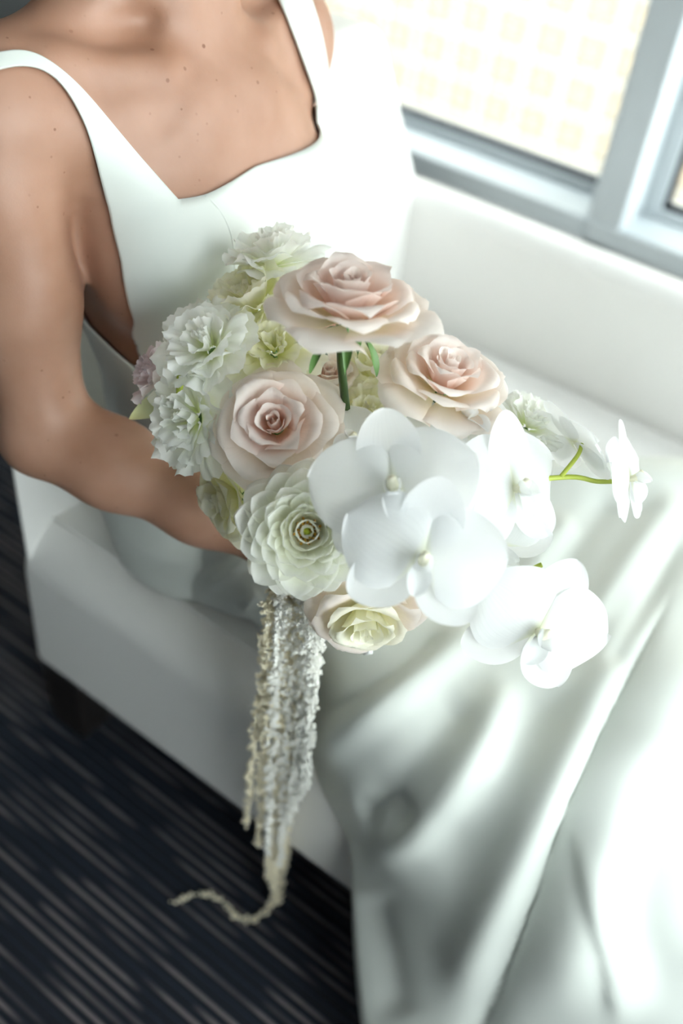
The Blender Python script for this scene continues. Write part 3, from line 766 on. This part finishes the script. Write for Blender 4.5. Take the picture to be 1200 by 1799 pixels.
def ruffled(pos, nrm, spin, R, label, m, layers=5, name='ruffled_lisianthus', cat='flower', amp=1.0, close=0):
    t = place(name, pos, nrm, spin, label, cat)
    spec = [(3, .52, .03, .10, 16, 0, 74, 25), (4, .60, .06, .08, 28, 16, 60, 35), (4, .70, .08, .05, 44, 34, 60, 45), (5, .82, .09, .02, 60, 50, 50, 50), (6, .94, .08, 0, 78, 70, 44, 40)]
    spec = spec[:layers]; off = J(0, 6)
    for k, (n, Ln, r0, z0, a0, a1, dp, cu) in enumerate(spec):
        off += J(.3, .9)
        for i in range(n):
            d = petal_rev(Ln * R * J(.9, 1.1), r0 * R, z0 * R, a0 - close + J(-11, 11), a1 - close + J(-18, 18), dp * J(.8, 1.2), cu * J(-.3, 1.7), .55, 1.,
                          .14, 0, amp * J(.05, .135), J(.9, 2.3), .026, J(-.12, .18), 31, 16, .3, J(0, 6))
            add_petal(t, 'petal', d, off + i * 2 * math.pi / n + J(-.2, .2), m)
    v, f = tube([(0, 0, -.18 * R), (0, 0, -.08 * R), (0, 0, .0)], [.05 * R, .11 * R, .04 * R], 8, 8); obj('calyx', mesh('calyx', v, f), 'sepal', t)
    add_stem(t, -.1 * R)
    return t
def dahlia(pos, nrm, spin, R, label):
    t = place('dahlia', pos, nrm, spin, label, 'dahlia')
    rings = [(6, .24, .085, 78, 124, .09), (8, .36, .12, 62, 106, .11), (9, .48, .155, 48, 92, .12), (10, .61, .19, 36, 82, .12), (11, .74, .225, 25, 72, .12), (12, .86, .25, 13, 64, .12), (13, .96, .275, 0, 56, .12), (14, 1.02, .30, -14, 50, .12), (14, 1.03, .32, -32, 44, .12)]
    off = 0
    for k, (n, Ln, w, b0, b1, r0) in enumerate(rings):
        off += 2 * math.pi / n * .5 + .13
        for i in range(n):
            d = petal_flat((Ln - r0 * .5) * R * J(.92, 1.06), w * R * J(.9, 1.1), b0 + J(-5, 5), b1 + J(-8, 8), J(.3, .5), 1.5, .42, .01, 1, J(0, 6), 11, 15, r0 * R, 0, .35)
            v = d[0] + (0, 0, (.10 - .035 * k) * R)
            add_petal(t, 'petal', (v, d[1], d[2]), off + i * 2 * math.pi / n + J(-.07, .07), 'dahlia')
    for i in range(22):
        a = i * 2.4; rr = .035 * R + .0022 * math.sqrt(i) * R / .045 * .45
        p0 = np.array((rr * math.cos(a) * .7, rr * math.sin(a) * .7, .08 * R)); p1 = p0 + (rr * math.cos(a) * .8, rr * math.sin(a) * .8, .13 * R)
        v, f = tube([p0, p1], [.0005, .0011], 5, 5, False); obj('stamen', mesh('stamen', v, f), 'stamen', t)
    v, f = tube([(0, 0, .05 * R), (0, 0, .16 * R), (.01 * R, 0, .22 * R)], [.06 * R, .065 * R, .02 * R], 8, 8); obj('pistil', mesh('pistil', v, f), 'pistil', t)
    add_stem(t, -.16 * R)
    return t
def orchid_bloom(spray, pos, nrm, spin, R, curl=0, open_=1.0):
    """one moth orchid: lip and column mesh, with two wide petals and three sepals as its pieces; pos and nrm in the room"""
    W = Matrix([list(r) + [pos[i]] for i, r in enumerate(frame(nrm, spin))] + [[0, 0, 0, 1]])
    v, f = tube([(0, 0, -.03 * R), (.02 * R, 0, .12 * R), (.10 * R, 0, .22 * R)], [.04 * R, .075 * R, .05 * R], 8, 8)
    b = obj('orchid_bloom', mesh('orchid_bloom', v, f), 'column', spray); b.matrix_parent_inverse = Matrix.Identity(4); b.matrix_local = spray.matrix_world.inverted() @ W
    def pc(name, a, Ln, w, b0, b1, cup, e, h, z, m='orchid', ruf=.0, r0=.02):
        d = petal_flat(Ln * R, w * R, b0, b1, cup, e, h, ruf, 1.3, J(0, 6), 17, 17, r0 * R, .02, .14)
        add_petal(b, name, (d[0] + (0, 0, z * R), d[1], d[2]), math.radians(a), m)
    o = (1 - open_) * 60 + curl
    pc('sepal', 0, .98, .38, -6 + o, 8 + o + J(-8, 8), .10, .95, .52, -.04)
    for s in (-1, 1): pc('sepal', s * 128, .92, .36, -12 + o * .5, 4 + J(-12, 12), .10, .95, .52, -.05)
    for s in (-1, 1): pc('petal', s * 72, 1.0, .60, 4 + o, -16 + o + J(-10, 10), -.14, .78, .50, .0, ruf=.055)
    pc('lip', 180, .42, .14, 40, -25, .6, .9, .7, .04, 'orchid')
    for s in (-1, 1): pc('lip_lobe', 180 - s * 46, .30, .13, 62, 84, .7, .8, .6, .05, 'orchid')
    return b
def stem_path(spray, pts, r, m='lime', n=40, name='stem'):
    v, f = tube(catmull(pts, n), r, n, 7, False); o = obj(name, mesh(name, v, f), m, spray); return o

UPW = np.array((0, 0, 1.0))
def bouquet():
    # blush and ivory roses
    rose(P(610, 562, .700), UPW * 1.0 + cdir(0, 0, -1) * .10, .4, .063, 'open blush rose rising above the bouquet on a bare dark green stem', 'blush', 'blush_outer', 1.12, True, stemm='stemdark', outer_droop=-8)
    rose(P(775, 685, .745), cdir(.22, .62, .62), 1.1, .056, 'pale blush rose with peach heart beside the white orchids', 'blush_pale', 'blush_outer', .98)
    rose(P(487, 752, .742), cdir(-.06, .16, 1), 2.0, .052, 'dusky blush rose with spiral heart just above the white dahlia', 'blush', 'blush_outer', 1.0, outer_droop=4)
    rose(P(575, 672, .82), cdir(.10, .55, .75), .2, .034, 'small half-open blush rose behind the dark green stem', 'blush_pale', 'blush_outer', .7, layers=5)
    rose(P(668, 668, .845), cdir(.1, .7, .6), .8, .055, 'ivory yellow rose behind the tall stem', 'ivory', 'ivory', .95)
    rose(P(640, 1062, .775), cdir(.05, -.75, .62), .5, .052, 'ivory rose with blush tips on the underside of the bouquet', 'ivory', 'blush_outer', 1.0)
    rose(P(420, 872, .80), cdir(-.75, -.25, .45), .9, .046, 'ivory rose seen side-on beside the bare forearm', 'ivory', 'ivory', .92)
    # ruffled white and cream blooms
    ruffled(P(480, 468, .80), cdir(-.12, .85, .45), 0, .043, 'white frilled bloom at the top, against the bodice', 'ruffle')
    ruffled(P(450, 548, .79), cdir(-.35, .65, .6), 1, .046, 'cream frilled bloom between two white frilled blooms', 'ruffle_cream')
    ruffled(P(372, 615, .765), cdir(-.30, .35, .85), 2, .042, 'crisp white frilled bloom with greenish heart next to the lilac one', 'ruffle')
    ruffled(P(482, 622, .775), cdir(-.02, .35, .9), 3, .040, 'lemon-cream frilled bloom above the dusky rose', 'ruffle_cream')
    ruffled(P(352, 735, .775), cdir(-.55, -.12, .8), 4, .048, 'drooping white frilled bloom hanging over the forearm', 'ruffle', amp=1.2)
    l = ruffled(P(290, 662, .80), cdir(-.85, .2, .45), 5, .034, 'small lilac-pink frilled bloom with one pale green leaf', 'lilac', 4, amp=.8)
    d = petal_flat(.046, .011, 10, -15, .25, .75, .8, 0, 1, 0, 9, 13); Rm = np.array(l.matrix_world.to_3x3())
    a0 = P(320, 700, .80); ax = _n(P(246, 728, .79) - a0); zz = _n(cdir(.2, .5, 1) - ax * (cdir(.2, .5, 1) @ ax)); Bm = np.stack((ax, np.cross(zz, ax), zz), 1)
    obj('leaf', mesh('leaf', ((d[0] @ Bm.T + a0) - np.array(l.location)) @ Rm, d[1], True, d[2]), 'palegreen', l)
    sb = catmull([P(352, 655, .772), P(330, 652, .762), P(318, 664, .758), P(314, 698, .758)], 14)
    v, f = tube((sb - np.array(l.location)) @ Rm, [.002, .0034, .0036, .0022], 14, 8, False); obj('curled_sepal', mesh('curled_sepal', v, f), 'lime', l)
    ruffled(P(925, 752, .80), cdir(.35, .6, .6), 6, .034, 'white frilled bloom tucked behind the orchid petals', 'ruffle')
    ruffled(P(640, 745, .815), cdir(.1, .4, .9), 1.5, .044, 'lemon-cream bloom at the foot of the tall bare stem', 'ruffle_cream', 4)
    dahlia(P(538, 932, .712), cdir(.10, -.04, 1), .3, .050, 'round white dahlia with ochre stamens and lime centre')

    # orchid sprays
    s = empty('orchid_spray', GRIP); bpy.context.view_layer.update()
    tag(s, 'spray of wide white moth orchids overlapping the dahlia', 'orchid', 'orchid sprays in the bouquet')
    loc = lambda pts: [np.array(p) - GRIP for p in pts]
    stem_path(s, loc([GRIP + (0, 0, -.07), GRIP, P(680, 860, .74), P(720, 900, .70), P(790, 930, .70)]), .0024)
    for px, py, d, n, spin, R in ((692, 862, .655, (-.12, .22, 1), 8, .058), (741, 985, .640, (.02, -.05, 1), -14, .056), (820, 742, .73, (.15, .7, .65), 30, .050), (618, 775, .735, (-.1, .5, .85), -60, .036)):
        p = P(px, py, d); orchid_up(s, p, cdir(*n), spin, R); bud_stalk(s, p, cdir(*n), GRIP)
    for px, py, d in ((828, 936, .70), (812, 905, .715)):
        p = P(px, py, d) - GRIP; v, f = tube([p + cdir(-.3, .2, -1) * .008, p, p + cdir(.3, -.2, 1) * .009], [.002, .005, .002], 10, 8); obj('bud', mesh('bud', v, f), 'lime', s)
    s = empty('orchid_spray', GRIP + (.004, .003, 0)); bpy.context.view_layer.update(); G2 = GRIP + (.004, .003, 0)
    tag(s, 'trailing orchid spray reaching out over the satin skirt', 'orchid', 'orchid sprays in the bouquet')
    loc = lambda pts: [np.array(p) - G2 for p in pts]
    stem_path(s, loc([G2 + (0, 0, -.07), G2, P(760, 880, .76), P(890, 850, .745), P(1000, 838, .755), P(1050, 846, .765), P(1100, 845, .77)]), [.0026, .0024, .0020, .0018])
    stem_path(s, loc([P(800, 930, .755), P(860, 1005, .75), P(920, 1004, .735), P(952, 992, .73)]), [.0022, .0020], name='side_stem')
    stem_path(s, loc([P(985, 838, .752), P(1015, 800, .76), P(1022, 780, .765)]), [.0018, .0016], 'lime', 16, 'side_stem')
    for px, py, d, n, spin, R in ((905, 860, .715, (.62, .05, .78), 6, .058), (945, 1110, .725, (.22, -.32, .92), -24, .060), (1010, 775, .775, (.72, .62, -.15), 20, .044), (1108, 842, .765, (.86, .12, .50), 4, .047), (880, 960, .745, (-.1, -.4, .9), 50, .042)):
        p = P(px, py, d); orchid_up(s, p, cdir(*n), spin, R)

    # hanging amaranth: strands of tiny cream flowers
    A0 = P(520, 1035, .835)
    am = empty('hanging_amaranth', A0)
    tag(am, 'long cream hanging amaranth trailing from the bouquet to the carpet', 'flower', 'flowers in the bridal bouquet')
    ico_v, ico_f = ico()
    strands = []                                          # start px, end px, start depth, end depth factor, radius, white?
    def strand(path, r0, r1, m, dens=1.0, seed=0):
        rg = np.random.default_rng(seed); c = catmull(path, 160)
        sl = np.r_[0, np.cumsum(np.linalg.norm(np.diff(c, axis=0), axis=1))]; nc_ = int(sl[-1] * 760 * dens); per = 15
        t = np.sort(rg.uniform(0, 1, nc_)); rr = r0 + (r1 - r0) * t
        ctr = np.stack([np.interp(t * sl[-1], sl, c[:, k]) for k in range(3)], 1)
        dv = rg.normal(size=(nc_, 3)); dv /= np.linalg.norm(dv, axis=1)[:, None]
        ctr = ctr + dv * (rr * rg.uniform(.25, .95, nc_))[:, None]
        cr = rr * rg.uniform(.18, .40, nc_)
        dv = rg.normal(size=(nc_, per, 3)); dv /= np.linalg.norm(dv, axis=2)[..., None]
        ctr = (ctr[:, None] + dv * (cr[:, None] * rg.uniform(.5, 1.15, (nc_, per)))[..., None]).reshape(-1, 3)
        n = len(ctr); sz = rg.uniform(.0005, .0011, n)
        V = (ctr[:, None] + ico_v[None] * sz[:, None, None] * (1 + .25 * rg.normal(size=(n, len(ico_v), 1)))).reshape(-1, 3)
        ctr[:, 2] = np.maximum(ctr[:, 2], .002); V[:, 2] = np.maximum(V[:, 2], .001)
        F = (ico_f[None] + (np.arange(n) * len(ico_v))[:, None, None]).reshape(-1, 3)
        o = obj('strand', mesh('strand', V - A0, F), m, am); return o
    data = [  # x top, y top, x bottom, y bottom, depth at top, radius, whiteness
        (487, 1030, 432, 1452, .855, .0050, 0), (505, 1025, 452, 1490, .850, .0055, 0), (478, 1060, 455, 1400, .862, .0055, 0), (520, 1020, 470, 1545, .848, .0060, 0),
        (500, 1040, 470, 1500, .838, .0060, 1), (530, 1030, 492, 1520, .835, .0062, 1), (542, 1040, 505, 1450, .828, .0062, 1), (555, 1050, 528, 1405, .822, .0060, 1),
        (565, 1060, 540, 1385, .822, .0052, 1), (560, 1045, 515, 1430, .832, .0060, 1), (545, 1035, 495, 1475, .845, .0060, 0), (515, 1035, 480, 1560, .855, .0058, 0),
        (475, 1075, 462, 1310, .860, .0050, 0), (490, 1035, 485, 1220, .832, .0030, 1)]
    zdrop = lambda px, py, d: P(px, py, d)
    for i, (x0, y0, x1, y1, d0, r, w) in enumerate(data):
        a = P(x0, y0, d0)
        # straight down from the top until the line of sight of the lower end: the strand hangs by its weight
        rr_ = ray(x1, y1); t = ((a[:2] @ rr_[:2]) / (rr_[:2] @ rr_[:2])); b = CAMP + rr_ * t
        m_ = (a + b) / 2 + np.array((J(-.004, .004), J(-.004, .004), 0)); a2 = a * .85 + b * .15 + np.array((J(-.003, .003), J(-.003, .003), 0))
        strand([GRIP + (-.006, -.02, -.01), a + (0, 0, .01), a, a2, m_, b], r * 1.9, r * .9, 'amaranth_white' if w else 'amaranth', 1.0, i + 1)
    a = P(518, 1040, .85); f1 = Pz(470, 1590, .006)
    strand([GRIP + (-.006, -.02, -.01), a, (a + f1) / 2, f1 + (0, 0, .10), f1 + (.004, .006, .02), Pz(462, 1606, .005), Pz(425, 1616, .005), Pz(398, 1595, .006), Pz(372, 1572, .005), Pz(335, 1573, .005), Pz(302, 1588, .004)], .010, .0045, 'amaranth', 1.0, 40)
    strand([a + (.005, .006, 0), (a + f1) / 2 + (.006, .008, 0), f1 + (.006, .012, .12), f1 + (.008, .010, .004)], .009, .009, 'amaranth', 1.1, 41)
    stem_path(am, [GRIP + (0, 0, -.05) - A0, GRIP + (0, 0, .03) - A0, P(520, 985, .80) - A0, P(520, 1020, .82) - A0], .0022, 'sepal')
    # ribbon round the stems, one tail curling out below
    rb = empty('ribbon', GRIP + (0, 0, -.055)); tag(rb, 'narrow white ribbon tied round the bouquet stems with a curling tail', 'ribbon')
    cc = [(.0165 * math.cos(a), .0165 * math.sin(a), -.012 + .012 * a / 12 + .0) for a in np.linspace(0, 25, 120)]
    v, f = tube(np.array(cc), .0016, 120, 6, False); obj('wrap', mesh('wrap', v, f), 'ribbon', rb)
    tl = catmull([GRIP + (.012, -.01, -.055), P(672, 1112, .862), P(652, 1122, .850), P(646, 1150, .850)], 18) - (GRIP + (0, 0, -.055)); wd = cdir(1, .15, .3) * .0042
    V = np.concatenate((tl - wd, tl + wd)); F = [(i, i + 1, i + 19, i + 18) for i in range(17)]
    o = obj('tail', mesh('tail', V, F), 'ribbon', rb); o.modifiers.new('thick', 'SOLIDIFY').thickness = .0006
def orchid_up(s, p, n, spin, R):
    """bloom with its upper sepal pointing up the picture's vertical, turned by spin degrees"""
    n = _n(n); up = cdir(0, 1, 0); x = up - n * (up @ n)
    if np.linalg.norm(x) < .2: x = cdir(-1, 0, .3); x = x - n * (x @ n)
    x = _n(x); F0 = frame(n, 0); a = math.atan2(x @ F0[:, 1], x @ F0[:, 0]); a += math.radians(spin)
    return orchid_bloom(s, p, n, a, R)
def bud_stalk(s, p, n, G):
    stem_path(s, [p - n * .002 - G, p - n * .018 - G, (p - n * .03) * .7 + np.array(P(700, 900, .76)) * .3 - G], .0013, 'lime', 12, 'flower_stalk')
def ico():
    bm = bmesh.new(); bmesh.ops.create_icosphere(bm, subdivisions=1, radius=1)
    v = np.array([x.co[:] for x in bm.verts]); f = np.array([[y.index for y in x.verts] for x in bm.faces]); bm.free(); return v, f
bouquet()
